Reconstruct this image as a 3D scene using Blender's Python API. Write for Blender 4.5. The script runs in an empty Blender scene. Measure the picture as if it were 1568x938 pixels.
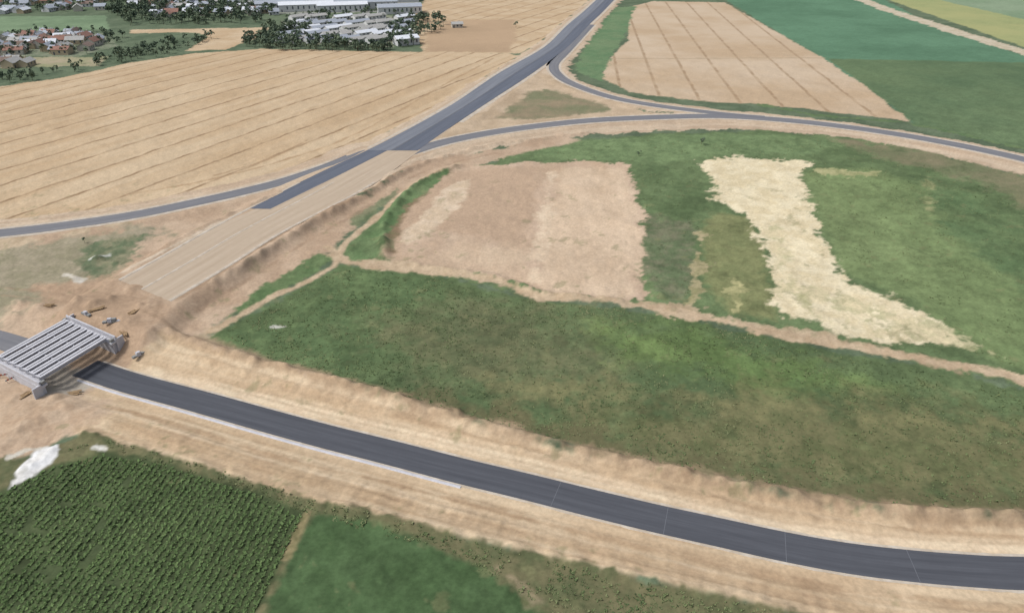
import bpy, math, numpy as np
from mathutils import Vector
rng=np.random.default_rng(7)
sc=bpy.context.scene
sc.view_settings.view_transform='Standard'; sc.view_settings.look='None'
sc.view_settings.exposure=0; sc.view_settings.gamma=1
# ------------------------------------------------------------ survey (ground plan recovered from the photo)
F=1120.0; CX=784.0; CY=469.0; CH=100.0; P=math.atan(639/F)
cp,sp=math.cos(P),math.sin(P)
GAIN=np.array([1.3,1.27,1.22])
def px(x,y,z=0.0):
    X=(x-CX)/F; Y=(CY-y)/F
    dz=Y*cp-sp; dy=Y*sp+cp
    t=(CH-z)/(-dz)
    return np.array([X*t,dy*t,z])
def col(r,g,b):
    c=np.array([r,g,b],float)
    if max(c)>180: c=c*(1-.035*min(1,(max(c)-180)/20))
    c=c+np.maximum(0,13*(1-c/205.))+(np.array([3,-1,3]) if (g>r and g>b) else 0)  # haze painted into the colour: dark tones lifted; greens also shifted slightly
    c=c/255.0
    l=((c+.055)/1.055)**2.4
    l=np.clip(l/GAIN,0,0.85)
    return (float(l[0]),float(l[1]),float(l[2]),1)
def catmull(pts,n=8):
    pts=np.asarray(pts,float); out=[]
    Q=np.vstack([2*pts[0]-pts[1],pts,2*pts[-1]-pts[-2]])
    for i in range(1,len(Q)-2):
        p0,p1,p2,p3=Q[i-1],Q[i],Q[i+1],Q[i+2]
        for k in range(n):
            t=k/n
            out.append(.5*((2*p1)+(-p0+p2)*t+(2*p0-5*p1+4*p2-p3)*t*t+(-p0+3*p1-3*p2+p3)*t**3))
    out.append(pts[-1]); return np.array(out)
LAT=rng.random((512,512))
def vn(x,y,s,o=0):
    x=x/s+o*17.3+1000; y=y/s+o*9.1+1000
    xi=np.floor(x).astype(int); yi=np.floor(y).astype(int)
    fx=x-xi; fy=y-yi; fx=fx*fx*(3-2*fx); fy=fy*fy*(3-2*fy)
    a=LAT[xi%512,yi%512]; b=LAT[(xi+1)%512,yi%512]; c=LAT[xi%512,(yi+1)%512]; d=LAT[(xi+1)%512,(yi+1)%512]
    return (a*(1-fx)+b*fx)*(1-fy)+(c*(1-fx)+d*fx)*fy-.5
def fbm(x,y,s,o,octv=4,r=.6,rot=True):
    v=0;a=1;n=0
    for k in range(octv):
        kk=k if rot else 0
        v=v+a*vn(x*math.cos(kk)+y*math.sin(kk),-x*math.sin(kk)+y*math.cos(kk),s,o+k*3); n+=a*a; a*=r; s*=.48
    return v/math.sqrt(n)
def near(X,Y,pl):
    best=np.full(X.shape,1e9); sd=np.zeros(X.shape); ss=np.zeros(X.shape); zz=np.zeros(X.shape); s0=0
    for i in range(len(pl)-1):
        a=pl[i]; b=pl[i+1]; e=b[:2]-a[:2]; L2=e@e
        if L2<1e-9: continue
        L=math.sqrt(L2)
        wx=X-a[0]; wy=Y-a[1]
        t=np.clip((wx*e[0]+wy*e[1])/L2,0,1)
        dx=wx-t*e[0]; dy=wy-t*e[1]; d=dx*dx+dy*dy
        m=d<best
        if m.any():
            best[m]=d[m]; sd[m]=np.sign(e[0]*wy[m]-e[1]*wx[m]); ss[m]=s0+t[m]*L
            if len(a)>2: zz[m]=a[2]+t[m]*(b[2]-a[2])
        s0+=L
    d=np.sqrt(best); return d,d*sd,ss,zz
def sst(x): x=np.clip(x,0,1); return x*x*(3-2*x)
BR=catmull([px(x,y,z) for x,y,z in [(-330,440,-1.8),(-150,480,-2),(0,520,-2.2),(60,540,-2.2),(130,563,-2),(200,586,-1.8),(300,613,-1.6),(400,641,-1.4),(500,668,-1.2),(600,693,-1.1),(700,719,-1),(800,743,-1),(900,768,-1),(1000,792,-1),(1100,814,-1),(1200,836,-1),(1300,854,-1),(1400,866,-1),(1500,874,-1),(1568,877,-1),(1750,880,-1)]],4)
HWL=[(985,-70,.6),(912,0,.6),(868,38,.6),(832,72,.6),(762,112,.6),(690,160,.6),(590,215,.6),(500,258,.9),(430,292,1.2),(320,350,1.8),(245,392,2.2),(180,428,2.5)]
HWR=[(1005,-70,.6),(942,0,.6),(904,38,.6),(871,72,.6),(818,112,.6),(745,160,.6),(664,215,.6),(606,258,.9),(556,292,1.2),(436,355,1.8),(352,408,2.2),(262,462,2.5)]
hl=[px(*a) for a in HWL]; hr=[px(*a) for a in HWR]
HW=catmull([(a+b)/2 for a,b in zip(hl,hr)]+[px(150,500,2.6)],4)
R2=catmull([px(x,y,z) for x,y,z in [(-250,372,.4),(-100,366,.4),(0,357,.4),(100,345,.5),(200,330,.6),(280,314,.7),(370,294,.9),(440,276,.9),(510,252,.8),(560,230,.6)]],4)
R3=catmull([px(x,y,.6) for x,y in [(610,240),(660,223),(720,209),(800,196),(900,185),(1000,180),(1100,178),(1200,184),(1300,195),(1400,210),(1500,229),(1600,252),(1800,305)]],4)
R5=catmull([px(x,y,.6) for x,y in [(905,38),(868,78),(848,100),(858,118),(890,134),(940,150),(1000,161),(1060,169),(1120,176),(1180,181)]],4)
def offs(pl,o,ow=None):
    T=np.gradient(pl[:,:2],axis=0); T/=np.linalg.norm(T,axis=1)[:,None]; Nn=np.stack([-T[:,1],T[:,0]],1)
    if ow is not None:
        s_=np.arange(len(pl)); o=o+ow*(vn(s_*1.7,s_*0.3,2.1,3)*2)
    else: o=np.full(len(pl),o)
    r=pl.copy(); r[:,:2]+=Nn*np.asarray(o)[:,None]; return r
def H(X,Y):
    X=np.asarray(X,float); Y=np.asarray(Y,float); h=np.zeros(X.shape)
    for pl,wf,ws in ((R5,7,5),(R3,7,5),(R2,7,5),(HW,13.5,7),(BR,5.6,9)):
        d,_,_,z=near(X,Y,pl); t=sst(1-(d-wf)/ws); h=h*(1-t)+z*t
    return h
def g(x,y):
    z=0.0
    for _ in range(4):
        q=px(x,y,z); z=float(H(np.array([q[0]]),np.array([q[1]]))[0])
    return px(x,y,z)
def G(pts): return np.array([px(x,y,0)[:2] for x,y in pts])
# ------------------------------------------------------------ land cover list
LY=[]
def poly(pts,A,B,n='nm',amp=3,soft=1.2,op=1.0,tram=None): LY.append(dict(k='p',pts=G(pts),A=A,B=B,n=n,amp=amp,soft=soft,op=op,tram=tram))
def path(pts,w,A,B,n='ns',amp=1.5,soft=1.0,op=1.0,raw=None):
    pl=raw if raw is not None else catmull(G(pts),4)
    LY.append(dict(k='l',pts=pl,w=w,A=A,B=B,n=n,amp=amp,soft=soft,op=op,tram=None))
WH=(214,188,152); WH2=(200,170,132)
poly([(-300,28),(160,24),(168,45),(-300,54)],(120,146,106),(106,132,94),amp=2)
poly([(-300,90),(165,87),(150,101),(-300,108)],(176,160,132),(146,146,108),amp=3)
poly([(-60,54),(160,52),(180,70),(120,86),(-60,88)],(132,140,112),(108,124,92),n='ns',amp=3)
poly([(200,46),(415,42),(385,62),(345,76),(285,78),(320,56),(300,50),(200,51)],WH,WH2,amp=2)
poly([(430,32),(640,22),(650,58),(600,72),(450,66)],(160,156,134),(122,134,102),amp=4)
poly([(380,4),(640,-10),(640,18),(400,22)],(160,162,150),(120,134,106),amp=4)
poly([(650,0),(670,-30),(930,-30),(900,2),(868,30),(832,62),(795,82),(648,82),(640,50),(635,25)],WH,WH2,amp=2,tram='t1')
poly([(655,80),(650,52),(690,32),(788,30),(790,60),(778,80)],(190,160,126),(176,148,116),n='nb',amp=3,soft=3)
poly([(-400,185),(0,133),(100,118),(200,96),(300,82),(400,75),(500,77),(650,80),(778,82),(795,86),(745,118),(700,146),(640,182),(580,210),(500,245),(430,266),(300,297),(200,315),(100,330),(0,345),(-300,376)],WH,WH2,n='wb',amp=1.2,soft=1,tram='t1')
path([(195,298),(300,280),(400,255),(500,224),(590,182),(680,130),(755,90)],1.2,(160,128,92),(170,140,105),amp=.8,soft=.8,op=.7)
path([(330,268),(352,262),(420,240),(470,215)],1.3,(150,120,86),(165,134,100),amp=.8,soft=.8,op=.7)
path([(-100,155),(100,128),(200,106),(300,90),(400,82),(520,83),(740,88)],2,(175,142,105),(185,152,115),amp=.8,soft=1.5,op=.5)
poly([(1095,-30),(1300,-30),(1420,35),(1700,130),(1700,260),(1568,225),(1395,188),(1262,92),(1110,0)],(92,134,98),(80,120,86),n='nb',amp=2)
poly([(1268,90),(1568,96),(1720,110),(1720,270),(1568,228),(1400,190)],(96,120,78),(82,108,70),n='nb',amp=1.5,soft=2)
poly([(1360,0),(1300,-40),(1800,-40),(1800,140),(1568,72)],(164,168,108),(150,160,102),n='nb',amp=2)
poly([(1430,-2),(1420,-40),(1800,-40),(1800,60),(1568,30)],(134,156,120),(120,146,108),n='nb',amp=2)
path([(1290,-15),(1345,10),(1430,38),(1500,60),(1568,80),(1750,135)],15,(214,200,174),(196,180,150),amp=3)
poly([(960,12),(1000,2),(1110,4),(1190,50),(1262,90),(1330,135),(1395,187),(1250,168),(1160,160),(1040,152),(965,141),(918,118),(932,90),(962,62)],(212,188,158),(198,170,136),n='nb',amp=1.5,tram='t2')
path([(928,90),(1262,89)],1.6,(160,140,110),(170,150,120),amp=.6,soft=1.4,op=.8)
poly([(918,38),(940,12),(972,10),(960,50),(935,88),(920,124),(884,110),(886,88),(900,62)],(92,126,82),(108,134,90),amp=3)
path([(1160,160),(1250,176),(1330,184),(1400,190),(1568,228)],4,(84,112,68),(100,122,76),amp=3)
SA=(214,191,162); SB=(188,162,134)
path(None,19,SA,SB,n='st',amp=3,raw=R5)
path(None,30,SA,SB,n='st',amp=3.5,raw=offs(R3,-6))
path(None,26,SA,SB,n='st',amp=1.2,raw=offs(R2,1))
path(None,33,SA,SB,n='st',amp=2.5,raw=HW)
poly([(640,208),(745,170),(822,112),(850,120),(945,158),(1000,175),(860,190),(720,210),(600,245)],(208,183,152),(182,158,128),n='nm',amp=2)
poly([(755,182),(815,140),(838,136),(925,160),(930,170),(820,184)],(122,122,90),(148,132,104),n='nm',amp=3,soft=3)
poly([(-300,385),(0,368),(200,338),(300,318),(420,290),(480,320),(560,300),(640,250),(760,228),(860,205),(900,222),(770,246),(700,262),(610,300),(540,345),(500,390),(400,455),(320,510),(520,583),(300,760),(120,668),(60,690),(0,715),(-300,780)],(204,177,148),(180,152,124),n='nm',amp=3,soft=2)
poly([(-200,385),(40,372),(160,352),(235,345),(250,360),(180,400),(120,440),(40,470),(-200,500)],(164,152,126),(144,136,108),n='ns',amp=6,soft=5)
poly([(95,400),(150,372),(240,352),(215,380),(150,425),(110,412)],(92,108,74),(142,136,106),n='ns',amp=5,soft=2)
poly([(-100,360),(60,366),(180,345),(130,358),(0,380)],(205,182,150),(184,160,128),n='ns',amp=3,soft=2)
poly([(60,440),(160,430),(240,480),(250,520),(190,540),(100,480)],(190,160,130),(170,142,114),n='ns',amp=5,soft=4)
for p_,w_ in (([(0,440),(90,450),(170,462),(240,470),(300,440)],.5),([(0,452),(90,460),(180,476),(250,500),(300,525)],.5),([(120,620),(200,560),(240,500),(250,470)],.5),([(0,620),(60,640),(130,640),(220,665)],.6),([(0,632),(60,652),(130,652),(220,680)],.6),([(160,610),(110,640),(60,690)],.6)):
    path(p_,w_*1.4,(150,124,98),(170,144,116),amp=.5,soft=.8,op=.6)
GI=[(700,263),(770,243),(870,220),(1000,205),(1150,199),(1300,209),(1450,240),(1700,300),(1700,640),(1568,592),(1350,545),(1200,518),(1060,490),(950,468),(820,456),(640,414),(560,400),(520,395),(560,350),(620,292)]
poly(GI,(100,122,76),(82,104,62),n='nm',amp=3)
poly([(780,240),(900,214),(1100,203),(1300,212),(1250,240),(1100,240),(970,250),(880,243)],(112,136,86),(96,120,74),n='ns',amp=3,soft=5)
poly([(1270,210),(1450,240),(1700,300),(1700,360),(1568,320),(1500,280),(1350,242)],(132,124,94),(102,112,74),n='nm',amp=6,soft=6)
poly([(1230,262),(1330,256),(1430,290),(1520,350),(1568,400),(1700,480),(1700,610),(1568,570),(1480,528),(1390,458),(1290,418),(1250,330)],(116,136,84),(102,124,74),n='nb',amp=3,soft=5)
poly([(1410,290),(1500,300),(1640,400),(1640,500),(1540,420),(1450,350)],(84,110,66),(96,118,72),n='nm',amp=5,soft=6)
poly([(1082,320),(1150,330),(1175,400),(1195,495),(1110,480),(1075,430),(1068,370)],(124,131,82),(108,118,72),n='ns',amp=3,soft=3)
poly([(985,330),(1065,340),(1072,370),(1060,465),(1000,450),(978,400)],(114,118,86),(90,108,70),n='ns',amp=5,soft=4)
poly([(600,394),(590,345),(625,295),(690,258),(800,249),(900,246),(966,252),(978,300),(988,345),(978,410),(1005,455),(960,464),(830,452),(760,428),(690,416),(630,408)],(210,182,154),(195,166,136),n='sy',amp=3.2)
poly([(590,390),(590,345),(628,296),(700,262),(830,255),(820,330),(790,380),(700,352),(640,350)],(182,153,124),(195,166,137),n='sy',amp=3,soft=5,op=.75)
poly([(608,372),(640,335),(690,285),(722,272),(700,320),(672,345),(625,375)],(228,205,175),(213,188,156),n='ns',amp=2,soft=1.5)
poly([(860,255),(958,255),(975,320),(985,380),(975,430),(960,458),(830,448),(815,430)],(225,199,167),(209,181,149),n='sy',amp=4,soft=3,op=.9)
poly([(640,405),(700,370),(800,380),(830,440),(760,424)],(216,190,158),(200,170,140),n='sy',amp=5,soft=6,op=.8)
path([(845,262),(835,330),(820,430)],3,(235,213,181),(222,196,164),amp=3,soft=2,op=.8)
poly([(596,385),(588,340),(640,282),(700,256),(660,285),(610,340),(604,385)],(140,116,90),(122,113,80),n='ns',amp=2,soft=2)
poly([(1078,247),(1130,240),(1190,242),(1242,247),(1222,272),(1232,306),(1252,350),(1272,402),(1305,432),(1380,460),(1440,500),(1472,526),(1400,528),(1260,500),(1196,486),(1186,430),(1176,380),(1155,345),(1100,308)],(240,225,188),(224,206,165),n='ns',amp=4.5,soft=1.8)
path([(1210,440),(1300,470),(1400,505),(1470,524)],6,(146,146,98),(226,210,168),n='ns',amp=8,soft=2.5,op=.6)
path([(1180,350),(1215,430),(1250,490)],2,(164,160,112),(226,210,168),n='ns',amp=5,soft=2.5,op=.6)
path([(1258,262),(1340,267)],4,(200,190,140),(150,150,100),amp=5,op=.8)
path([(1074,358),(1070,400),(1062,462)],3,(196,178,138),(150,142,100),amp=3.5,op=.9)
path([(1124,425),(1130,475)],4,(206,196,140),(150,148,100),amp=4,op=.8)
path([(1420,270),(1424,330)],2,(190,180,130),(120,130,80),amp=3,op=.5)
LM=[(325,516),(420,462),(520,407),(640,416),(820,458),(950,470),(1060,493),(1200,520),(1350,548),(1568,596),(1800,660),(1800,800),(1568,788),(1400,781),(1200,755),(1000,712),(800,664),(600,606),(500,578),(400,550)]
poly(LM,(90,111,67),(74,95,56),n='nm',amp=2)
poly([(330,512),(520,410),(640,418),(700,450),(640,560),(520,575),(400,548)],(78,103,60),(92,115,68),n='ns',amp=6,soft=10,op=.8)
poly([(560,500),(760,455),(900,500),(960,560),(800,600),(650,570)],(114,112,78),(88,98,62),n='ns',amp=12,soft=18,op=.8)
poly([(900,500),(1060,500),(1250,560),(1350,590),(1200,610),(1000,560)],(108,134,71),(90,116,60),n='nm',amp=8,soft=12,op=.8)
poly([(1000,620),(1150,600),(1400,620),(1620,640),(1620,790),(1400,778),(1150,735),(900,680),(800,640)],(118,112,76),(92,98,58),n='ns',amp=10,soft=14,op=.85)
path([(760,590),(950,600),(1150,618),(1350,640),(1568,660)],5,(130,126,84),(104,108,68),amp=5,soft=5,op=.7)
path([(640,610),(800,650),(1000,700),(1200,742),(1400,770),(1600,778)],7,(92,90,60),(108,102,70),amp=4,soft=4,op=.8)
DA=(208,183,150); DB=(184,158,126)
path([(505,392),(560,402),(640,411),(760,430),(830,453),(950,464),(1060,482),(1200,512),(1350,538),(1450,556),(1600,588),(1800,640)],4.2,DA,DB,amp=1.8)
path([(960,464),(1060,478),(1200,506),(1260,520)],5,DA,DB,amp=4,op=.8)
poly([(338,492),(380,455),(435,418),(488,386),(512,398),(490,414),(440,442),(400,466)],(84,112,65),(98,121,74),amp=2)
poly([(520,384),(556,352),(590,330),(612,300),(640,276),(690,260),(668,280),(630,310),(598,345),(575,392),(545,398)],(88,117,69),(104,127,80),amp=2)
poly([(538,336),(570,312),(610,286),(612,298),(575,326),(548,344)],(98,118,78),(128,130,94),amp=2)
path([(322,508),(400,464),(450,440),(500,414),(516,398),(512,384),(498,378)],2.4,DA,DB,amp=1)
path([(516,392),(530,372),(580,330),(620,292),(700,250)],2.2,DA,DB,amp=1)
path([(190,426),(250,396),(330,352),(432,300)],1.0,(228,210,184),(210,190,162),amp=.8,soft=.8,op=.8)
path([(275,470),(360,416),(440,362),(560,300),(625,258)],1.2,(146,120,94),(168,140,112),amp=1,soft=.8,op=.75)
path([(300,478),(380,428),(460,376),(570,312),(650,262),(760,234)],.8,(156,130,104),(174,146,118),amp=1,soft=.8,op=.65)
poly([(255,512),(300,530),(400,557),(500,584),(600,611),(700,640),(800,669),(900,695),(1000,716),(1100,738),(1200,758),(1300,776),(1400,787),(1500,793),(1568,794),(1800,800),(1800,1010),(1500,1000),(1200,940),(1000,895),(900,873),(800,851),(700,828),(600,805),(500,780),(400,756),(300,720),(200,690),(120,668),(90,620)],(224,199,163),(203,174,138),n='st',amp=1.8,soft=1.2)
path([(260,513),(400,554),(600,608),(800,666),(1000,713),(1200,756),(1400,785),(1568,792)],3.6,(160,133,104),(182,155,124),amp=2,soft=2,op=.75)
path([(300,545),(450,590),(600,630),(800,688),(1000,738),(1200,782),(1400,812),(1568,820)],1.6,(186,155,120),(203,174,138),amp=1,soft=1.5,op=.7)
path([(150,612),(300,655),(450,702),(600,735),(750,775),(900,812),(1100,858),(1300,898),(1568,926)],1.2,(168,138,105),(190,159,124),amp=.8,soft=1.,op=.8)
path([(170,625),(300,666),(450,714),(600,750),(750,790),(900,828),(1100,874)],.8,(240,218,184),(225,200,164),amp=.8,soft=1.,op=.75)
path([(180,650),(300,680),(450,728),(600,768),(800,812),(1000,862),(1200,905),(1400,945)],3.,(186,155,120),(176,147,112),amp=1.5,soft=2.5,op=.6)
path([(220,560),(400,604),(600,652),(800,700),(1000,752),(1200,800),(1400,826),(1568,836)],3.2,(240,219,184),(227,202,168),amp=1.,soft=2,op=.85)
for o_,k_ in ((6.4,.5),(8.0,.5),(10.2,.4),(-6.6,.55),(-8.3,.55),(-10.4,.5),(-12.1,.5),(-14.5,.45)):
    path(None,.5,(156,128,98),(176,148,114),amp=.35,soft=.7,op=k_,raw=offs(BR[24:],o_)[:, :2])
poly([(-100,600),(90,590),(170,610),(150,650),(60,670),(-100,700)],(208,181,151),(190,161,131),n='ns',amp=4,soft=4)
poly([(60,545),(165,565),(120,590),(60,600)],(190,178,160),(170,160,145),n='ns',amp=3,soft=2)
poly([(-300,756),(0,706),(60,694),(100,672),(150,667),(220,688),(320,716),(400,746),(520,775),(640,804),(720,822),(800,844),(900,866),(1000,888),(1100,910),(1200,934),(1350,967),(1100,1200),(-500,1200)],(114,109,76),(84,93,57),n='ns',amp=1.8,soft=1.2)
poly([(-300,790),(0,752),(80,712),(160,690),(250,708),(400,757),(468,786),(440,850),(395,938),(330,1200),(-400,1200)],(72,88,50),(60,76,42),n='ns',amp=.8,soft=1)
poly([(486,784),(560,800),(640,826),(740,862),(772,890),(800,915),(860,960),(900,1200),(330,1200),(400,938),(440,860)],(70,97,55),(62,89,48),n='ns',amp=1.5,soft=1.5)
path([(470,788),(452,825),(438,855)],.9,(170,150,110),(120,112,74),amp=1.0,soft=.8,op=.8)
path([(755,870),(800,895),(812,925)],1.6,(170,150,120),(110,104,70),amp=1.5,soft=1,op=.6)
poly([(14,748),(24,722),(52,690),(90,678),(92,694),(72,716),(40,736)],(240,238,234),(226,222,214),n='ns',amp=1.0,soft=.6)
path([(20,698),(45,688),(70,684)],.9,(225,222,212),(210,200,180),amp=1.0,soft=.5)
path([(146,686),(162,687)],1.0,(225,222,212),(210,200,180),amp=.8,soft=.5)
path([(98,420),(125,430)],2,(222,214,198),(200,188,166),amp=1.2,soft=.7)
path([(140,396),(165,391)],1.6,(212,212,200),(160,158,130),amp=1.5,soft=.7)
path([(418,500),(436,500)],.8,(235,232,225),(225,220,205),amp=.5,soft=.4)
# ------------------------------------------------------------ ground sheet
NY=800; NX=901
rows=np.concatenate([[-3000,-800,-200,-20,20],48*(1000/48)**(np.arange(NY)/(NY-1)),[1200,1500,2200,4000,9000]])
u=np.concatenate([[-12,-5,-2.5,-1.5],np.linspace(-1,1,NX),[1.5,2.5,5,12]])
dep=np.maximum(rows,40)*cp+CH*sp
hw=.7*dep*1.15+8
X=(u[None,:]*hw[:,None]); Y=np.repeat(rows[:,None],len(u),1)
X=X.ravel(); Y=Y.ravel()
Z=np.zeros(X.shape)
def nearM(pl,M):
    m=(X>pl[:,0].min()-M)&(X<pl[:,0].max()+M)&(Y>pl[:,1].min()-M)&(Y<pl[:,1].max()+M)
    r=[np.full(X.shape,999.),np.full(X.shape,999.),np.zeros(X.shape),np.zeros(X.shape)]
    for a,b in zip(r,near(X[m],Y[m],pl)): a[m]=b
    return r
nB=nearM(BR,60);nH=nearM(HW,60);n3=nearM(R3,60);n2=nearM(R2,60);n5=nearM(R5,60)
for n_,wf,ws in ((n5,7,5),(n3,7,5),(n2,7,5),(nH,13.5,7),(nB,5.6,9)):
    t=sst(1-(n_[0]-wf)/ws); Z=Z*(1-t)+n_[3]*t
dB,dH,d3,d2,d5=nB[0],nH[0],n3[0],n2[0],n5[0]
rough=sst((dB-5)/2)*sst((dH-12)/2)*sst((d3-5)/3)*sst((d2-5)/3)*sst((d5-5)/3)
calm=sst((700-Y)/300)
sandy=sst((16-dB)/3)
Z+=rough*calm*(1-.6*sandy)*(vn(X,Y,9)*.5+vn(X,Y,3,1)*.28+vn(X,Y,1.1,2)*.16)
Z+=rough*sandy*(vn(nB[2],nB[1]*.12,1.3,11)*.28*sst((dB-8)/3)+vn(nB[2]*.05,nB[1],.9,12)*.28)
def ridge(pts,w,h,o=0):
    global Z
    pl=catmull(G(pts),4); m=(X>pl[:,0].min()-20)&(X<pl[:,0].max()+20)&(Y>pl[:,1].min()-20)&(Y<pl[:,1].max()+20)
    d,_,_,_=near(X[m],Y[m],pl); Z[m]+=rough[m]*np.exp(-(d/w)**2)*h*(1+1.1*vn(X[m],Y[m],2.2,5+o)+.8*vn(X[m],Y[m],7,6+o))
ridge([(262,514),(400,556),(600,610),(800,668),(1000,715),(1200,757),(1400,786),(1568,793),(1750,796)],1.5,1.3)
ridge([(130,666),(300,712),(500,772),(700,818),(900,864),(1200,930)],1.6,.7,1)
ridge([(300,545),(450,590),(600,630),(800,688),(1000,738),(1200,782),(1400,812)],.9,.45,2)
ridge([(330,440),(400,398),(480,345),(560,300),(650,250),(760,222),(900,205)],1.6,1.0,3)
ridge([(200,415),(300,360),(400,312),(430,300)],1.3,.8,4)
ridge([(590,392),(590,340),(640,282),(700,255)],1.8,1.2,5)
ridge([(620,404),(760,424),(830,448),(950,462)],1.5,.7,6)
for (mx,my,w,h) in [(150,478,2.2,1.4),(120,470,2,1.1),(172,470,1.6,1.0),(195,505,2.5,.8),(225,480,3,.8),(60,640,3,.8),(30,655,2.5,.9),(100,625,2,.6),(45,715,2.2,.6),(75,695,2,.5),(150,395,2,1),(180,400,2,.7),(110,428,2,.6),(1010,450,2,.8),(700,632,1.5,.8),(60,470,2,1.),(30,462,1.8,.8),(205,455,2,.8),(15,480,2.4,1.),(230,520,1.8,.7),(85,605,1.5,.6),(20,612,1.6,.7)]:
    q=px(mx,my); m=(abs(X-q[0])<12)&(abs(Y-q[1])<12); Z[m]+=h*np.exp(-((X[m]-q[0])**2+(Y[m]-q[1])**2)/w**2)*(1+.8*vn(X[m],Y[m],1.5,9))
nr,nc=len(rows),len(u)
me=bpy.data.meshes.new('ground'); N=nr*nc
me.vertices.add(N); me.vertices.foreach_set('co',np.stack([X,Y,Z],1).ravel())
i=np.arange(nr-1)[:,None]*nc+np.arange(nc-1)[None,:]
q=np.stack([i,i+1,i+1+nc,i+nc],-1).reshape(-1,4)
me.loops.add(q.size); me.loops.foreach_set('vertex_index',q.ravel())
me.polygons.add(len(q)); me.polygons.foreach_set('loop_start',np.arange(len(q))*4); me.polygons.foreach_set('use_smooth',np.ones(len(q),bool))
me.update(calc_edges=True)
def addattr(me,name,v):
    a=me.attributes.new(name,'FLOAT','POINT'); a.data.foreach_set('value',np.ascontiguousarray(v,dtype=np.float32))
def lincoord(p,q,sp_):
    a,b=px(*p)[:2],px(*q)[:2]; e=(b-a)/np.linalg.norm(b-a); n=np.array([e[1],-e[0]])
    return ((X-a[0])*n[0]+(Y-a[1])*n[1])/sp_+.5
T1=lincoord((200,297),(745,90),17.5); T2=lincoord((1082,90),(1130,155),21)
mB=(dB<dH)&(dB<d3)&(dB<d2); mH=(~mB)&(dH<d3)&(dH<d2); m3=(~mB)&(~mH)&(d3<d2)
rs=np.where(mB,nB[2],np.where(mH,nH[2]+500,np.where(m3,n3[2]+1500,n2[2]+2500)))
rdd=np.where(mB,nB[1],np.where(mH,nH[1],np.where(m3,n3[1],n2[1]))); rdd=np.clip(rdd,-70,70)
def st_(v,k=.42): return np.clip(.5+v/k/1.0*.5*1.3,0,1)
NZ={'nb':st_(fbm(X,Y,45,20,4)),'nm':st_(fbm(X,Y,12,30,5)),'ns':st_(fbm(X,Y,4.5,40,4,.75)),
    'sy':st_(fbm(X*1.0,Y*.14,6,50,5,.6,False)*.55+fbm(X,Y,10,55,4)*.5),'st':st_(fbm(rs*.06,rdd,2.0,60,3,.75,False)*.9+fbm(X,Y,6,65,3)*.22),
    'wb':st_(fbm(T1*17.5,Y*.05,5,70,4,.65,False)*.65+fbm(X,Y,35,75,4)*.55)}
E=fbm(X,Y,8,80,3,.55)*1.0+fbm(X,Y,1.8,90,2,.8)*.6
C=np.array(col(78,98,68))[:3]*(1-NZ['nm'][:,None])+np.array(col(98,116,84))[:3]*NZ['nm'][:,None]
TM={'t1':np.zeros(N),'t2':np.zeros(N)}
for l in LY:
    pl=l['pts']; mg=l['amp']*1.6+l['soft']+2+l.get('w',0)/2
    m=np.nonzero((X>pl[:,0].min()-mg)&(X<pl[:,0].max()+mg)&(Y>pl[:,1].min()-mg)&(Y<pl[:,1].max()+mg))[0]
    x=X[m]; y=Y[m]
    if l['k']=='p':
        c=np.vstack([pl,pl[:1]]); d=near(x,y,c)[0]; ins=np.zeros(x.shape,bool)
        for k in range(len(c)-1):
            ax,ay=c[k][:2]; bx,by=c[k+1][:2]
            if ay==by: continue
            ins^=((ay>y)!=(by>y))&(x<(bx-ax)*(y-ay)/(by-ay)+ax)
        v=np.where(ins,d,-d)
    else: v=l['w']/2-near(x,y,pl)[0]
    mk=np.clip((v+E[m]*l['amp']*1.5)/max(l['soft'],.4)+.5,0,1)*l['op']
    f=NZ[l['n']][m][:,None]; cl=np.array(col(*l['B']))[:3]*(1-f)+np.array(col(*l['A']))[:3]*f
    C[m]=C[m]*(1-mk[:,None])+cl*mk[:,None]
    for t in TM:
        TM[t][m]=TM[t][m]*(1-mk)+(mk if l['tram']==t else 0)
gm=np.clip((fbm(X,Y,5,101,4,.7)-.33)*6,0,1)*.45*rough*sst((300-Y)/60)
C=C*(1-gm[:,None])+np.array(col(120,124,80))[:3]*gm[:,None]
green=sst((C[:,1]/C[:,0]-1.0)/.12); fd=sst((520-Y)/300)
mot=1+(green*(.40*fbm(X,Y,2.2,110,3,.75)+.26*fbm(X,Y,9,115,3))+(1-green)*(.13*fbm(X,Y,1.6,120,2,.8)+.10*fbm(X,Y,14,125,3)))*(.35+.65*fd)
C=C*np.clip(mot,.55,1.5)[:,None]
ca=me.attributes.new('soil','FLOAT_COLOR','POINT'); ca.data.foreach_set('color',np.concatenate([C,np.ones((N,1))],1).astype(np.float32).ravel())
addattr(me,'t1',T1); addattr(me,'t2',T2); addattr(me,'m1',TM['t1']); addattr(me,'m2',TM['t2'])
ground=bpy.data.objects.new('ground',me); sc.collection.objects.link(ground)
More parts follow.
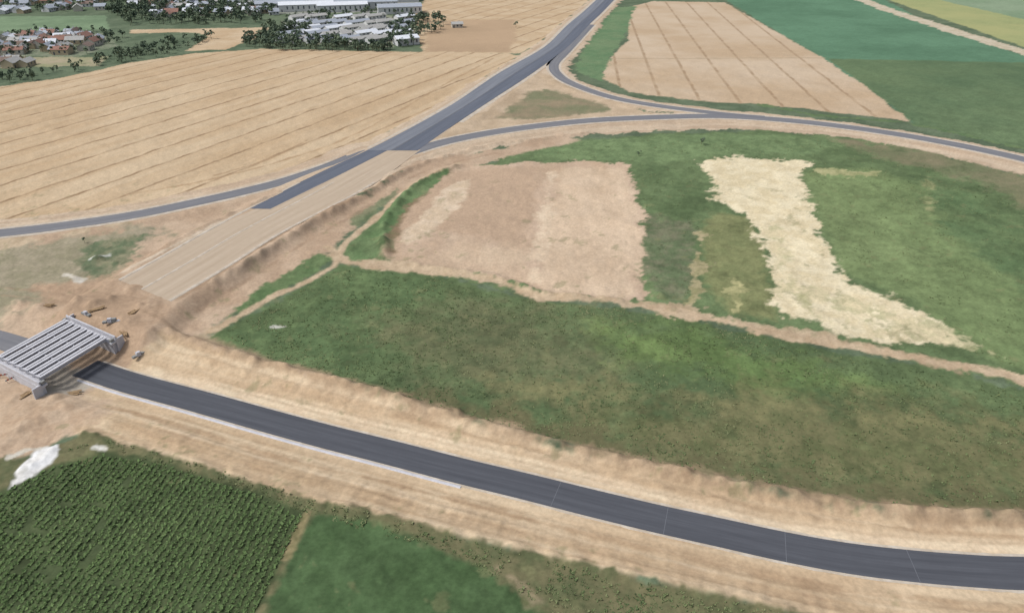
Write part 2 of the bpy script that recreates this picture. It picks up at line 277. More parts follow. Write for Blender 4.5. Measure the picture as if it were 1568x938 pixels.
# ------------------------------------------------------------ shader helpers
class S:
    def __init__(s,name):
        s.m=bpy.data.materials.new(name); s.m.use_nodes=True; s.t=s.m.node_tree; s.t.nodes.clear()
        s.out=s.n('ShaderNodeOutputMaterial'); s.b=s.n('ShaderNodeBsdfPrincipled'); s.L(s.b.outputs[0],s.out.inputs[0])
        s.b.inputs['Roughness'].default_value=.95; s.b.inputs['Specular IOR Level'].default_value=.12
    def n(s,t): return s.t.nodes.new(t)
    def L(s,a,b): s.t.links.new(a,b)
    def set(s,inp,v):
        if hasattr(v,'is_output'): s.L(v,inp)
        else: inp.default_value=v
    def math(s,op,a,b=None,c=None,clamp=False):
        n=s.n('ShaderNodeMath'); n.operation=op; n.use_clamp=clamp
        s.set(n.inputs[0],a)
        if b is not None: s.set(n.inputs[1],b)
        if c is not None: s.set(n.inputs[2],c)
        return n.outputs[0]
    def mr(s,v,a,b,c=0.,d=1.):
        n=s.n('ShaderNodeMapRange'); s.set(n.inputs[0],v)
        for k,x in zip((1,2,3,4),(a,b,c,d)): n.inputs[k].default_value=x
        return n.outputs[0]
    def mix(s,f,a,b,mode='MIX'):
        n=s.n('ShaderNodeMix'); n.data_type='RGBA'; n.blend_type=mode
        s.set(n.inputs[0],f); s.set(n.inputs[6],a); s.set(n.inputs[7],b); return n.outputs[2]
    def attr(s,nm,o='Fac'):
        n=s.n('ShaderNodeAttribute'); n.attribute_name=nm; return n.outputs[o]
    def pos(s):
        return s.n('ShaderNodeNewGeometry').outputs['Position']
    def vm(s,v,sc_):
        n=s.n('ShaderNodeMapping'); s.L(v,n.inputs[0]); n.inputs['Scale'].default_value=sc_; return n.outputs[0]
    def noise(s,v,scale,det=4,rough=.55,lo=.36,hi=.64):
        n=s.n('ShaderNodeTexNoise'); s.L(v,n.inputs['Vector']); n.inputs['Scale'].default_value=scale
        n.inputs['Detail'].default_value=det; n.inputs['Roughness'].default_value=rough
        return s.mr(n.outputs[0],lo,hi) if lo is not None else n.outputs[0]
s=S('ground_soil_and_crops'); p=s.pos()
nf=s.noise(p,1/.8,2,.7,.3,.7); e1=s.noise(p,1/9,1,.5,None)
base=s.attr('soil','Color')
for nm,mn,k in (('t1','m1',1.0),('t2','m2',.75)):
    c=s.math('MULTIPLY_ADD',e1,.06,s.attr(nm)); f=s.math('ABSOLUTE',s.math('SUBTRACT',s.math('FRACT',c),.5))
    t=s.math('MULTIPLY',s.mr(f,.022,.065,1,0),s.mr(e1,.35,.6,.4*k,k)); t=s.math('MULTIPLY',t,s.attr(mn))
    base=s.mix(t,base,col(152,124,92))
fine=s.math('MULTIPLY_ADD',nf,.24,.88)
vc=s.n('ShaderNodeCombineXYZ'); [s.L(fine,vc.inputs[j]) for j in range(3)]
base=s.mix(1.0,base,vc.outputs[0],'MULTIPLY')
s.L(base,s.b.inputs['Base Color'])
me.materials.append(s.m)
def simple(name,A,B,scale=1.,rough=.9,spec=.2,stretch=(1,1,1),bump=0,coord='pos',lo=.35,hi=.65):
    s=S(name); v=s.pos() if coord=='pos' else s.n('ShaderNodeTexCoord').outputs['UV']
    v=s.vm(v,stretch); n=s.noise(v,scale,4,.65,lo,hi)
    c=s.mix(n,col(*A),col(*B)); n2=s.noise(s.pos(),.5,4,.7,.3,.7)
    c=s.mix(s.math('MULTIPLY',n2,.25),c,col(*(np.array(A)*.8)))
    s.L(c,s.b.inputs['Base Color']); s.b.inputs['Roughness'].default_value=rough; s.b.inputs['Specular IOR Level'].default_value=spec
    return s.m
M_as=simple('asphalt_fresh',(90,92,98),(74,76,82),1,.9,.12,(.9,.03,1),0,'uv')
M_ah=simple('asphalt_dark_lane',(108,113,124),(94,99,110),1,.9,.12,(.35,.012,1),0,'uv')
M_ah2=simple('asphalt_light_lane',(134,137,144),(116,120,128),1,.9,.12,(.35,.012,1),0,'uv')
M_al=simple('asphalt_loop',(134,133,135),(112,113,118),1,.9,.12,(.5,.02,1),0,'uv')
M_gr=simple('compacted_gravel',(210,189,163),(190,168,142),1,.95,.1,(.5,.02,1),0,'uv')
M_sh=simple('pale_gravel_shoulder',(220,208,190),(197,179,155),.5,.95,.1)
M_cc=simple('concrete',(220,222,221),(200,203,202),.6,.85,.2)
M_cd=simple('concrete_dark',(160,160,156),(142,142,138),.6,.9,.2)
M_jt=simple('joint_sealant',(112,114,119),(102,104,110),2)
M_wd=simple('formwork_timber',(176,146,108),(150,122,90),1)
def mesh_obj(name,V,Fc,mat,uv=None,parent=None,smooth=False):
    m=bpy.data.meshes.new(name); m.from_pydata([tuple(map(float,v)) for v in V],[],Fc); m.update()
    if isinstance(mat,(list,tuple)): [m.materials.append(x) for x in mat]
    else: m.materials.append(mat)
    if uv is not None:
        ul=m.uv_layers.new(name='UVMap'); idx=np.zeros(len(m.loops),int); m.loops.foreach_get('vertex_index',idx)
        ul.data.foreach_set('uv',np.asarray(uv,np.float32)[idx].ravel())
    o=bpy.data.objects.new(name,m); sc.collection.objects.link(o)
    if parent: o.parent=parent
    return o
def strip(name,Lp,Rp,dz,mat,parent=None,skirt=.35,ncross=4):
    V=[];UV=[];Fc=[]; s0=0; nC=ncross+3
    for k,(a,b) in enumerate(zip(Lp,Rp)):
        a=np.array(a);b=np.array(b)
        if k: s0+=np.linalg.norm((a+b)/2-pm)
        pm=(a+b)/2; w=np.linalg.norm(a-b)
        ex=(a-b)/w*.25
        V.append(a+ex+[0,0,dz-skirt]); UV.append((-w/2-.3,s0))
        for c in range(ncross+1):
            t=c/ncross; q=a*(1-t)+b*t; V.append(q+[0,0,dz+.04*(1-abs(2*t-1))]); UV.append(((t-.5)*w,s0))
        V.append(b-ex+[0,0,dz-skirt]); UV.append((w/2+.3,s0))
    for k in range(len(Lp)-1):
        for c in range(nC-1):
            i=k*nC+c; Fc.append((i,i+1,i+1+nC,i+nC))
    return mesh_obj(name,V,Fc,mat,UV,parent)
def ribbon(name,pl,a,b,dz,mat,parent=None,ow=None,**k):
    return strip(name,offs(pl,max(a,b),ow),offs(pl,min(a,b),ow),dz,mat,parent,**k)
def dens(pl,step=1.5):
    d=np.concatenate([[0],np.cumsum(np.linalg.norm(np.diff(pl,axis=0),axis=1))]); s_=np.arange(0,d[-1],step)
    return np.stack([np.interp(s_,d,pl[:,j]) for j in range(3)],1)
BRd=dens(BR); q=px(128,562,-2); st=int(np.argmin(np.linalg.norm(BRd[:,:2]-q[:2],axis=1)))
road=ribbon('asphalt_road',BRd[st:],3.55,-3.55,.08,M_as)
ribbon('asphalt_road',BRd[:max(2,st-14)],3.3,-3.3,.08,M_al)
ribbon('road_shoulder',BRd[st+1:],4.15,3.4,.05,M_sh,ow=.12,ncross=1)
ribbon('road_shoulder',BRd[st+1:],-3.4,-4.1,.05,M_sh,ow=.12,ncross=1)
qe=px(716,744,-1); en=int(np.argmin(np.linalg.norm(BRd[:,:2]-qe[:2],axis=1)))
ribbon('drainage_channel',BRd[st+2:en],-4.05,-4.5,.12,M_cc,ncross=2,skirt=.22)
for jx,jy in ((855,757),(1020,797),(1205,837),(1397,866)):
    q=px(jx,jy,-1); k=int(np.argmin(np.linalg.norm(BRd[:,:2]-q[:2],axis=1))); a=BRd[k]; d_=BRd[k+1]-BRd[k-1]; d_=d_/np.linalg.norm(d_); n_=np.array([-d_[1],d_[0],0])
    mesh_obj('expansion_joint',[a-n_*3.5-d_*.06+[0,0,.088],a-n_*3.5+d_*.06+[0,0,.088],a+d_*.06+[0,0,.128],a+n_*3.5+d_*.06+[0,0,.088],a+n_*3.5-d_*.06+[0,0,.088],a-d_*.06+[0,0,.128]],[(0,1,2,5),(5,2,3,4)],M_jt,None,road)
L5=catmull(hl,6); R5_=catmull(hr,6)
kp=6*6+2
def inset(a,b,w):
    a=np.array(a);b=np.array(b); e=(b-a)/np.linalg.norm(b-a,axis=1)[:,None]; return a+e*w,b-e*w
gb=strip('gravel_roadbed',L5[kp-4:],R5_[kp-4:],.05,M_gr)
for t0,w0 in ((.03,.5),(.97,.5),(.46,.35)):
    a_=L5[kp+8:];b_=R5_[kp+8:]; c_=a_*(1-t0)+b_*t0; e_=(b_-a_)/np.linalg.norm(b_-a_,axis=1)[:,None]
    strip('gravel_windrow',c_-e_*w0,c_+e_*w0,.13,M_sh,gb,ncross=2,skirt=.14)
ia,ib=inset(L5[:kp+1],R5_[:kp+1],.9)
hwm=strip('highway',ia,ia*.52+ib*.48,.14,M_ah2)
strip('carriageway',ia*.50+ib*.50,ib,.14,M_ah,hwm)
strip('median_strip',ia*.528+ib*.472,ia*.492+ib*.508,.19,M_jt,hwm,ncross=1,skirt=.1)
a=L5[kp-1:8*6+4]; b=R5_[kp-1:8*6+4]
tt=np.linspace(.42,.30,len(a))[:,None]
ea=(b-a)/np.linalg.norm(b-a,axis=1)[:,None]
strip('highway',a+ea*.9,a*(1-tt)+b*tt,.10,M_ah)
for pl,nm,dz,w in ((R2,'slip_road',.07,3.5),(R3,'loop_road',.09,3.8),(R5,'slip_road',.06,3.2)):
    ribbon(nm,dens(pl,3),w,-w,dz,M_al)
    ribbon('road_shoulder',dens(pl,3),w+1.6,w-.1,dz-.03,M_sh,ow=.2,ncross=1)
    ribbon('road_shoulder',dens(pl,3),-w+.1,-w-1.6,dz-.03,M_sh,ow=.2,ncross=1)
strip('road_shoulder',[l+(l-r)/np.linalg.norm(l-r)*1.8 for l,r in zip(L5[:40],R5_[:40])],[l-(l-r)/np.linalg.norm(l-r)*.95 for l,r in zip(L5[:40],R5_[:40])],.03,M_sh,ncross=1)
strip('road_shoulder',[r-(r-l)/np.linalg.norm(l-r)*.95 for l,r in zip(L5[:34],R5_[:34])],[r+(r-l)/np.linalg.norm(l-r)*1.8 for l,r in zip(L5[:34],R5_[:34])],.03,M_sh,ncross=1)
# ------------------------------------------------------------ bridge
def box(name,c,ax,ay,az,mat,parent,bev=0.03):
    c,ax,ay,az=map(np.array,(c,ax,ay,az)); V=[c+i*ax+j*ay+k*az for i in(-1,1) for j in(-1,1) for k in(-1,1)]
    Fc=[(0,1,3,2),(4,6,7,5),(0,4,5,1),(2,3,7,6),(0,2,6,4),(1,5,7,3)]
    o=mesh_obj(name,V,Fc,mat,None,parent)
    if bev: b=o.modifiers.new('bevel','BEVEL'); b.width=bev; b.segments=1
    return o
br=bpy.data.objects.new('girder_bridge',None); sc.collection.objects.link(br)
DZ=3.2
A_=px(98,487,DZ);B_=px(166,517,DZ);C_=px(64,577,DZ);D_=px(-6,545,DZ)
ez=np.array([0,0,1.0]); mN=(A_+B_)/2; mS=(C_+D_)/2; el=(mS-mN); Lb=np.linalg.norm(el); el/=Lb
ew=np.array([-el[1],el[0],0]); ew*=np.sign((B_-A_)@ew)
Wd=abs((B_-A_)@ew); skew=((B_-A_)@el)
nb=7; FW=Wd/nb*.32
def Igirder(o,name):
    prof=[(-FW,0),(FW,0),(FW,-.14),(.14,-.24),(.12,-.85),(.32,-1.0),(.32,-1.2),(-.32,-1.2),(-.32,-1.0),(-.12,-.85),(-.14,-.24),(-FW,-.14)]
    V=[];n=len(prof)
    for e in (0,1):
        for (a,b) in prof: V.append(o+el*(Lb*e)+ew*a+ez*b)
    Fc=[(k,(k+1)%n,(k+1)%n+n,k+n) for k in range(n)]+[tuple(range(n))[::-1],tuple(range(n,2*n))]
    return mesh_obj(name,V,Fc,M_cc,None,br)
for k in range(nb):
    t=(k+.5)/nb-.5
    Igirder(mN+ew*Wd*t+el*skew*t,'girder_%d'%(k+1))
    o=mN+ew*Wd*t+el*skew*t
    box('stirrups_%d'%(k+1),o+el*Lb/2+ez*.05,el*(Lb/2-.4),ew*.05,ez*.05,M_cd,br,0)
    for f in (0.02,.34,.66,.98):
        if k<nb-1: box('diaphragm',o+el*Lb*f+ew*Wd/nb/2+el*skew/nb/2-ez*.62,el*.14,ew*(Wd/nb/2-.13),ez*.34,M_cc,br,0)
for side in (0,1):
    base_=mN if side==0 else mS; sg=-1 if side==0 else 1
    wv=(ew*Wd/2+el*skew/2); wl=wv*1.0
    box('abutment_cap',base_+sg*el*.55-ez*1.45,wl*1.12,el*.95,ez*.24,M_cc,br)
    box('abutment_wall',base_+sg*el*.75-ez*3.6,wl*1.06,el*.6,ez*1.9,M_cc,br)
    box('backwall',base_+sg*el*1.25-ez*.6,wl*1.10,el*.18,ez*.6,M_cc,br)
    for e in (-1,1):
        box('wing_wall',base_+wv*e*1.10+sg*el*2.2-ez*2.7,ew*.2,el*1.1,ez*2.0,M_cc,br)
        box('bearing_block',base_+wv*e*1.05+sg*el*.3-ez*.8,ew*.35,el*.5,ez*.4,M_cd,br)
M_red=simple('barrier_red',(190,60,45),(170,50,40),1,.6,.3); M_wh=simple('barrier_white',(225,222,215),(205,202,195),1,.6,.3)
def barrier(c,ang):
    e=bpy.data.objects.new('construction_barrier',None); sc.collection.objects.link(e)
    d=np.array([math.cos(ang),math.sin(ang),0]); n=np.array([-d[1],d[0],0])
    for k in range(6): box('board_%d'%k,c+d*(k-2.5)*.4+ez*.9,d*.2,n*.03,ez*.18,M_red if k%2 else M_wh,e,0)
    for sgn in (-1,1):
        box('post',c+d*sgn*.9+ez*.5-n*.06,d*.04,n*.025,ez*.5,M_cd,e,0); box('foot',c+d*sgn*.9+ez*.04,d*.12,n*.4,ez*.04,M_cd,e,0)
barrier(g(8,578),.4); barrier(g(18,584),1.0); barrier(g(4,570),-.3)
def gz(x,y):
    fr=np.interp(y,rows,np.arange(nr)); r0=np.clip(fr.astype(int),0,nr-2); tr=fr-r0
    hwv=np.interp(y,rows,hw); fc=np.interp(x/hwv,u,np.arange(nc)); c0=np.clip(fc.astype(int),0,nc-2); tc=fc-c0; Zg=Z.reshape(nr,nc)
    return (Zg[r0,c0]*(1-tc)+Zg[r0,c0+1]*tc)*(1-tr)+(Zg[r0+1,c0]*(1-tc)+Zg[r0+1,c0+1]*tc)*tr
def isgreen(x,y):
    r0=np.clip(np.interp(y,rows,np.arange(nr)).round().astype(int),0,nr-1); c0=np.clip(np.interp(x/np.interp(y,rows,hw),u,np.arange(nc)).round().astype(int),0,nc-1)
    return green.reshape(nr,nc)[r0,c0]
def onG(x,y):
    q=g(x,y); q[2]=float(gz(np.array([q[0]]),np.array([q[1]]))[0]); return q
def stack(c,ang,n=5):
    e=bpy.data.objects.new('concrete_block_stack',None); sc.collection.objects.link(e)
    d=np.array([math.cos(ang),math.sin(ang),0]); nn=np.array([-d[1],d[0],0]); k=0
    for lay in range(2):
        for j in range(n-lay*2):
            jj=rng.normal(0,.08); box('block_%d'%k,c+d*(j-(n-lay*2)/2)*1.15+nn*jj+ez*(.2+.58*lay),d*.52,nn*.4,ez*.28,M_cc if (j+lay)%2 else M_cd,e); k+=1
def planks(c,ang,n=7,L=2.0):
    e=bpy.data.objects.new('timber_formwork_pile',None); sc.collection.objects.link(e)
    for k in range(n):
        a2=ang+rng.normal(0,.12); d=np.array([math.cos(a2),math.sin(a2),0]); nn=np.array([-d[1],d[0],0])
        box('plank_%d'%k,c+nn*(k%4-1.5)*.42+d*rng.normal(0,.2)+ez*(.12+.13*(k//4)),d*L*(.8+.3*rng.random()),nn*.17,ez*.05,M_wd,e,0)
stack(onG(176,494),.2,4); stack(onG(130,481),2.6,3); stack(onG(215,540),1.0,3)
planks(onG(148,474),.6); planks(onG(190,512),2.1,6); planks(onG(112,602),.3,6,1.6); planks(onG(36,606),1.2,5,1.6); planks(onG(72,468),.1,6); planks(onG(205,478),1.4,5,1.5)
# ------------------------------------------------------------ scattered leaf geometry
def quads(name,V,tint,mat):
    n=len(V)//4; m=bpy.data.meshes.new(name); m.vertices.add(len(V)); m.vertices.foreach_set('co',np.ascontiguousarray(V,dtype=np.float32).ravel())
    m.loops.add(len(V)); m.loops.foreach_set('vertex_index',np.arange(len(V))); m.polygons.add(n); m.polygons.foreach_set('loop_start',np.arange(n)*4)
    m.update(calc_edges=True); addattr(m,'tint',tint); m.materials.append(mat)
    o=bpy.data.objects.new(name,m); sc.collection.objects.link(o); return o
def leafmat(name,A,B,C):
    s=S(name); t=s.attr('tint'); c=s.mix(s.mr(t,0,.5),col(*A),col(*B)); c=s.mix(s.mr(t,.5,1),c,col(*C)); s.L(c,s.b.inputs['Base Color']); return s.m
def clumps(name,P3,size,nleaf,mat,flat=.5,tintbase=None,wid=.32):
    n=len(P3); az=rng.random((n,nleaf))*6.283; ln=size[:,None]*(.6+.7*rng.random((n,nleaf))); el_=flat+rng.random((n,nleaf))*.7
    d=np.stack([np.cos(az)*np.cos(el_),np.sin(az)*np.cos(el_),np.sin(el_)],-1)*ln[...,None]
    w=np.stack([-np.sin(az),np.cos(az),rng.normal(0,.25,az.shape)],-1)*(ln*wid)[...,None]
    o=P3[:,None,:]+np.stack([rng.normal(0,.15,az.shape)*size[:,None],rng.normal(0,.15,az.shape)*size[:,None],np.zeros(az.shape)],-1)
    V=np.stack([o-w*.4,o+w*.4,o+d+w,o+d-w],2).reshape(-1,3)
    tb=rng.random(n) if tintbase is None else tintbase
    t=np.clip(tb[:,None]+rng.normal(0,.15,(n,nleaf)),0,1); return quads(name,V,np.repeat(t.ravel(),4),mat)
def inpoly(x,y,pl):
    c=np.vstack([pl,pl[:1]]); ins=np.zeros(x.shape,bool)
    for k in range(len(c)-1):
        ax,ay=c[k]; bx,by=c[k+1]
        if ay==by: continue
        ins^=((ay>y)!=(by>y))&(x<(bx-ax)*(y-ay)/(by-ay)+ax)
    return ins
def sample(pts,n):
    pl=G(pts); lo=pl.min(0); hi=pl.max(0); x=lo[0]+rng.random(n)*(hi[0]-lo[0]); y=lo[1]+rng.random(n)*(hi[1]-lo[1]); m=inpoly(x,y,pl); return x[m],y[m]
M_weed=leafmat('weed_leaves',(82,103,60),(106,123,74),(138,138,98))
M_crop=leafmat('crop_leaves',(84,110,60),(98,126,70),(120,144,86))
hz=gz
x,y=sample([(340,512),(420,466),(520,412),(640,420),(820,462),(950,474),(1200,524),(1568,600),(1640,620),(1640,780),(1400,776),(1200,750),(1000,708),(800,660),(600,602),(500,574),(400,546)],60000)
dn=vn(x,y,7,4)+.6*vn(x,y,2,5); k=dn>rng.normal(.02,.4,len(x)); x,y=x[k],y[k]
tb=np.clip(.42+vn(x,y,14,6)*.9+vn(x,y,3,7)*.5,0,1)
clumps('meadow_weeds',np.stack([x,y,hz(x,y)-.04],1),.15+.26*rng.random(len(x))**2,4,M_weed,.15,tb)
x,y=sample([(100,690),(160,674),(300,712),(480,768),(640,808),(800,850),(1000,894),(1200,940),(1300,970),(900,980),(780,900),(700,850),(480,790),(300,730)],16000)
k=(vn(x,y,3,8)>-.15); x,y=x[k],y[k]
clumps('scrub_weeds',np.stack([x,y,hz(x,y)-.04],1),.18+.28*rng.random(len(x))**2,5,M_weed,.2,np.clip(.5+vn(x,y,5,6),0,1))
x,y=sample([(1000,210),(1300,215),(1568,280),(1600,580),(1350,540),(1300,420),(1240,260),(1080,245),(1070,460),(1000,440),(980,260),(800,240)],26000)
k=(vn(x,y,5,3)+.5*vn(x,y,1.7,4)>.12)&(isgreen(x,y)>.9); x,y=x[k],y[k]
clumps('meadow_weeds',np.stack([x,y,hz(x,y)-.04],1),.15+.25*rng.random(len(x))**2,4,M_weed,.2,np.clip(.5+vn(x,y,9,6),0,1))
a0=px(468,786)[:2]; b0=px(395,938)[:2]; rd=(b0-a0)/np.linalg.norm(b0-a0); rn=np.array([rd[1],-rd[0]])
pl=G([(-60,775),(0,756),(80,716),(160,696),(250,714),(400,762),(460,790),(434,850),(388,938),(370,985),(-60,985)])
cc=pl.mean(0); R=np.arange(-60,60,1.3); Sx=np.arange(-70,70,.34)
RR,SS=np.meshgrid(R,Sx); RR=RR.ravel()+rng.normal(0,.09,RR.size); SS=SS.ravel()+rng.normal(0,.12,SS.size)
x=cc[0]+rd[0]*SS+rn[0]*RR; y=cc[1]+rd[1]*SS+rn[1]*RR; m=inpoly(x,y,pl); x,y=x[m],y[m]; k=(rng.random(len(x))>.06)&(vn(x,y,2.2,3)+.3*vn(x,y,9,5)>-.42); x,y=x[k],y[k]
clumps('row_crop',np.stack([x,y,hz(x,y)],1),.34+.14*rng.random(len(x)),6,M_crop,.15,np.clip(.42+vn(x,y,12,2)*.5+vn(x,y,3,7)*.3+rng.normal(0,.1,len(x)),0,1),.34)
# ------------------------------------------------------------ trees
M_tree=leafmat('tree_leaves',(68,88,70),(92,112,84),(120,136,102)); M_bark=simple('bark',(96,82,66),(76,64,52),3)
def trees(name,x,y,hmin,hmax,lob=6,per=13):
    V=[];T=[];BV=[];BF=[]
    z=hz(x,y)
    for i in range(len(x)):
        h=hmin+(hmax-hmin)*rng.random(); r=h*(.28+.14*rng.random()); tb=rng.random()*.7
        lc=np.stack([rng.normal(0,.42,lob)*r,rng.normal(0,.42,lob)*r,h*.62+rng.normal(0,.16,lob)*h],1); lr=r*(.4+.25*rng.random(lob))
        dv=rng.normal(size=(lob,per,3)); dv/=np.linalg.norm(dv,axis=2)[...,None]; dv[...,2]=np.where(dv[...,2]<-.3,-dv[...,2],dv[...,2])
        c=lc[:,None,:]+dv*(lr[:,None]*(.7+.4*rng.random((lob,per))))[...,None]; c=c.reshape(-1,3); nn=dv.reshape(-1,3)+rng.normal(0,.5,(lob*per,3))
        a=np.cross(nn,rng.normal(size=nn.shape)); a/=np.linalg.norm(a,axis=1)[:,None]; b=np.cross(nn,a); b/=np.linalg.norm(b,axis=1)[:,None]
        sz=(r*.22*(.6+.7*rng.random(len(c))))[:,None]
        o=np.array([x[i],y[i],z[i]])
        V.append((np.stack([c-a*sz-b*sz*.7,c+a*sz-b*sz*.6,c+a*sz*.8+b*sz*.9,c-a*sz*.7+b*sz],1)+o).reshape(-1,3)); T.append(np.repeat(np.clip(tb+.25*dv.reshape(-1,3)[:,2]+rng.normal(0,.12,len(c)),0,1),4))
        def limb(p0,p1,r0,r1):
            k=len(BV); d=p1-p0; d/=np.linalg.norm(d); u_=np.cross(d,[.3,.9,.1]); u_/=np.linalg.norm(u_); v_=np.cross(d,u_)
            for pp,rr in ((p0,r0),(p1,r1)):
                for q_ in range(5): an=q_*1.2566; BV.append(pp+(u_*math.cos(an)+v_*math.sin(an))*rr)
            for q_ in range(5): BF.append((k+q_,k+(q_+1)%5,k+5+(q_+1)%5,k+5+q_))
        tr=h*.028; top=o+[0,0,h*.45]; limb(o-[0,0,.2],top,tr,tr*.6)
        for q_ in range(3): limb(top,o+lc[q_],tr*.55,tr*.15)
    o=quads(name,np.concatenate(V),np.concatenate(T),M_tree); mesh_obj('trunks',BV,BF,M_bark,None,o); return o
def wood(name,pts,n,hmin=6,hmax=11):
    x,y=sample(pts,n); 
    if len(x): trees(name,x,y,hmin,hmax)
wood('distant_trees',[(160,18),(200,-18),(420,-18),(430,12),(400,36),(200,40)],1000,4,9)
wood('distant_trees',[(365,70),(380,58),(470,60),(600,74),(595,80),(420,78)],300,4,7)
wood('distant_trees',[(400,42),(480,38),(470,52),(400,58)],110,4,7)
wood('distant_trees',[(590,74),(600,44),(640,24),(688,36),(672,48),(640,62),(632,72)],150,4,8)
wood('distant_trees',[(-60,-20),(200,-20),(170,20),(-60,22)],380,4,7)
wood('distant_trees',[(-60,50),(150,48),(200,56),(150,84),(-60,88)],230,3,6)
wood('distant_trees',[(100,104),(200,78),(285,58),(330,58),(280,80),(190,98),(110,112)],160,3,6)
wood('distant_trees',[(-40,118),(90,108),(60,122),(-40,132)],60,3,5)
wood('distant_trees',[(430,24),(640,14),(640,22),(440,32)],120,4,6)
wood('distant_trees',[(440,30),(640,24),(640,66),(450,64)],70,3,5)
wood('distant_trees',[(640,-20),(420,-20),(640,-5)],150,5,8)
def shrub(name,pts,h):
    w=np.array([g(*q) for q in pts]); trees(name,w[:,0],w[:,1],h*.7,h,5,14)
shrub('shrub',[(1074,222)],4.2); shrub('shrub',[(978,240)],3); shrub('shrub',[(790,42)],7); shrub('shrub',[(130,372)],2)
# ------------------------------------------------------------ buildings
M_wall=[simple('plaster_cream',(220,214,198),(206,198,182)),simple('plaster_white',(235,235,232),(218,218,215)),simple('plaster_ochre',(206,188,156),(190,172,142))]
M_roof=[simple('roof_tile_red',(164,122,106),(148,110,96)),simple('roof_sheet_grey',(186,192,200),(168,174,184)),simple('roof_tile_brown',(142,120,108),(128,108,98)),simple('roof_sheet_white',(250,252,255),(236,240,245)),simple('roof_asbestos',(196,193,186),(176,174,168))]
M_win=simple('window_glass',(70,80,92),(60,68,80),1,.3,.5)
def house(name,x,y,rot,w,l,h,rise,rm,wm,nwin=3):
    ca,sa=math.cos(rot),math.sin(rot)
    V=[];Fc=[];Mi=[]
    def add(vs,fs,mi):
        k=len(V); V.extend(vs); Fc.extend([tuple(k+j for j in f) for f in fs]); Mi.extend([mi]*len(fs))
    a,b=l/2,w/2
    add([(-a,-b,-.3),(a,-b,-.3),(a,b,-.3),(-a,b,-.3),(-a,-b,h),(a,-b,h),(a,b,h),(-a,b,h),(-a,0,h+rise),(a,0,h+rise)],[(0,1,5,4),(2,3,7,6),(1,2,6,9,5),(3,0,4,8,7)],0)
    e=.5; k=rise/b; zz=h-e*k+.12
    add([(-a-e,-b-e,zz),(a+e,-b-e,zz),(a+e,0,h+rise+.12),(-a-e,0,h+rise+.12),(-a-e,b+e,zz),(a+e,b+e,zz)],[(0,1,2,3),(3,2,5,4)],1)
    add([(-a-e,-b-e,zz-.12),(a+e,-b-e,zz-.12),(a+e,b+e,zz-.12),(-a-e,b+e,zz-.12),(-a-e,-b-e,zz-.005),(a+e,-b-e,zz-.005),(a+e,b+e,zz-.005),(-a-e,b+e,zz-.005)],[(0,1,5,4),(2,3,7,6)],1)
    for sd in (-1,1):
        for j in range(nwin):
            cx=-a+(j+.5)*l/nwin; yb=sd*(b+.03); ww=.6
            if j==0 and sd==-1: add([(cx-.5,yb,0),(cx+.5,yb,0),(cx+.5,yb,2.1),(cx-.5,yb,2.1)],[(0,1,2,3)],2)
            else: add([(cx-ww,yb,h*.35),(cx+ww,yb,h*.35),(cx+ww,yb,h*.8),(cx-ww,yb,h*.8)],[(0,1,2,3)],2)
    if l<20: add([(l*.2-.3,.6,h+rise*.4),(l*.2+.3,.6,h+rise*.4),(l*.2+.3,1.2,h+rise*.4),(l*.2-.3,1.2,h+rise*.4),(l*.2-.3,.6,h+rise+.9),(l*.2+.3,.6,h+rise+.9),(l*.2+.3,1.2,h+rise+.9),(l*.2-.3,1.2,h+rise+.9)],[(0,1,5,4),(1,2,6,5),(2,3,7,6),(3,0,4,7),(4,5,6,7)],0)
    W=[(x+vx*ca-vy*sa,y+vx*sa+vy*ca,vz) for vx,vy,vz in V]
    o=mesh_obj(name,W,Fc,[wm,rm,M_win]); o.data.polygons.foreach_set('material_index',Mi)
def hs(pts,n,wts=(.15,.36,.14,.15,.2)):
    x,y=sample(pts,n)
    for i in range(len(x)):
        house('house',x[i],y[i],rng.choice([0,1.57])+rng.normal(.15,.12),6+rng.random()*3,8+rng.random()*5,2.8+rng.random()*1,1.6+rng.random(),M_roof[rng.choice(5,p=wts)],M_wall[rng.integers(3)])
hs([(-60,56),(130,54),(160,66),(120,84),(-60,82)],100)
hs([(-60,-12),(180,-12),(165,18),(-60,22)],130)
hs([(200,-12),(420,-12),(430,22),(200,28)],190)
hs([(-60,94),(60,92),(40,102),(-60,104)],12)
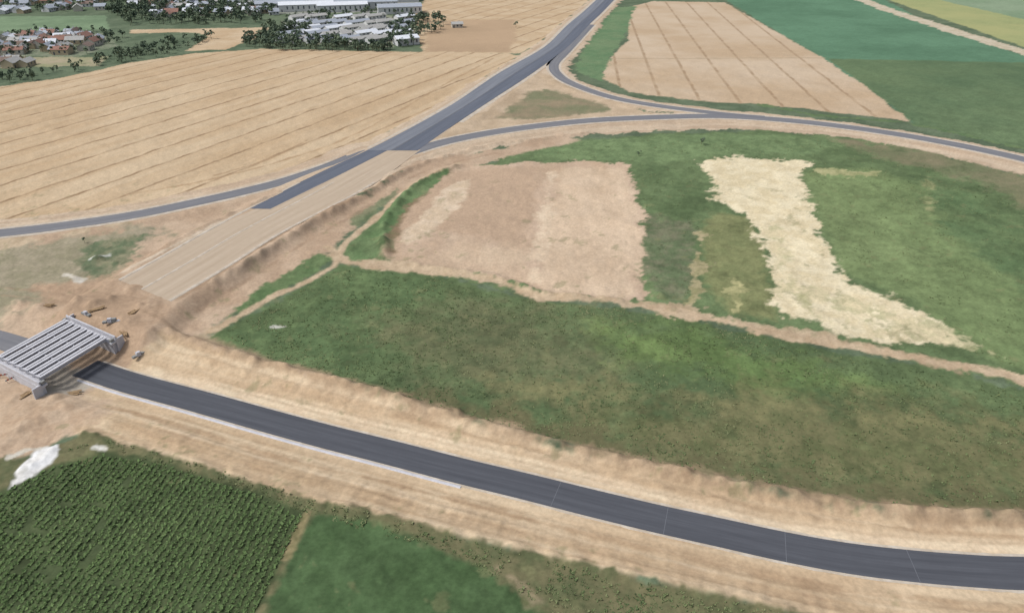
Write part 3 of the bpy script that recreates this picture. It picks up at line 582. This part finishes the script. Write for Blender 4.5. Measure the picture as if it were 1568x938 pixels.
for r_ in range(5):
    for c_ in range(8):
        q=px(458+c_*23+r_*-4+rng.normal(0,3),30+r_*8.5+rng.normal(0,.5)); 
        if rng.random()<.9: house('farm_shed',q[0],q[1],.75+rng.normal(0,.03),7,16+rng.random()*8,3,1.4,M_roof[rng.choice([1,4,4,3])],M_wall[1],5)
for (a,b,l,w,m) in [(430,2,60,26,3),(490,8,60,22,3),(545,2,70,26,3),(560,12,60,18,1),(500,-4,60,22,3),(430,14,45,15,1),(610,2,40,18,3),(390,8,30,14,3),(612,20,40,14,1),(470,16,50,14,3),(525,17,46,12,3),(355,2,40,14,3)]:
    q=px(a,b); house('warehouse',q[0],q[1],.25,w,l,6,2.2,M_roof[m],M_wall[1],10)
q=px(622,68); house('warehouse',q[0],q[1],.5,11,17,5,1.6,M_roof[3],M_wall[1],4)
q=px(700,42); house('farm_shed',q[0],q[1],.2,6,9,3,1.4,M_roof[4],M_wall[0],3)
# ------------------------------------------------------------ camera, light
cam=bpy.data.cameras.new('camera'); co=bpy.data.objects.new('camera',cam); sc.collection.objects.link(co)
co.location=(0,0,CH); co.rotation_euler=(math.pi/2-P,0,0); cam.sensor_width=36; cam.lens=36*F/1568; cam.clip_end=20000; cam.clip_start=.5
sc.camera=co
w=bpy.data.worlds.new('World'); sc.world=w; w.use_nodes=True; nt=w.node_tree; bg=nt.nodes['Background']
sky=nt.nodes.new('ShaderNodeTexSky'); sky.sky_type='NISHITA'; sky.sun_disc=False; EL=math.radians(52); RO=math.radians(-100)
sky.sun_elevation=EL; sky.sun_rotation=RO; sky.dust_density=4; sky.air_density=1
hsn=nt.nodes.new('ShaderNodeHueSaturation'); hsn.inputs['Saturation'].default_value=.45
nt.links.new(sky.outputs[0],hsn.inputs['Color']); nt.links.new(hsn.outputs[0],bg.inputs[0]); bg.inputs[1].default_value=.145
sl=bpy.data.lights.new('sun','SUN'); sl.energy=2.2; sl.angle=math.radians(11); sl.color=(1,.98,.94)
so=bpy.data.objects.new('sun',sl); sc.collection.objects.link(so)
d=Vector((math.sin(RO)*math.cos(EL),math.cos(RO)*math.cos(EL),math.sin(EL)))
so.rotation_euler=d.to_track_quat('Z','Y').to_euler()
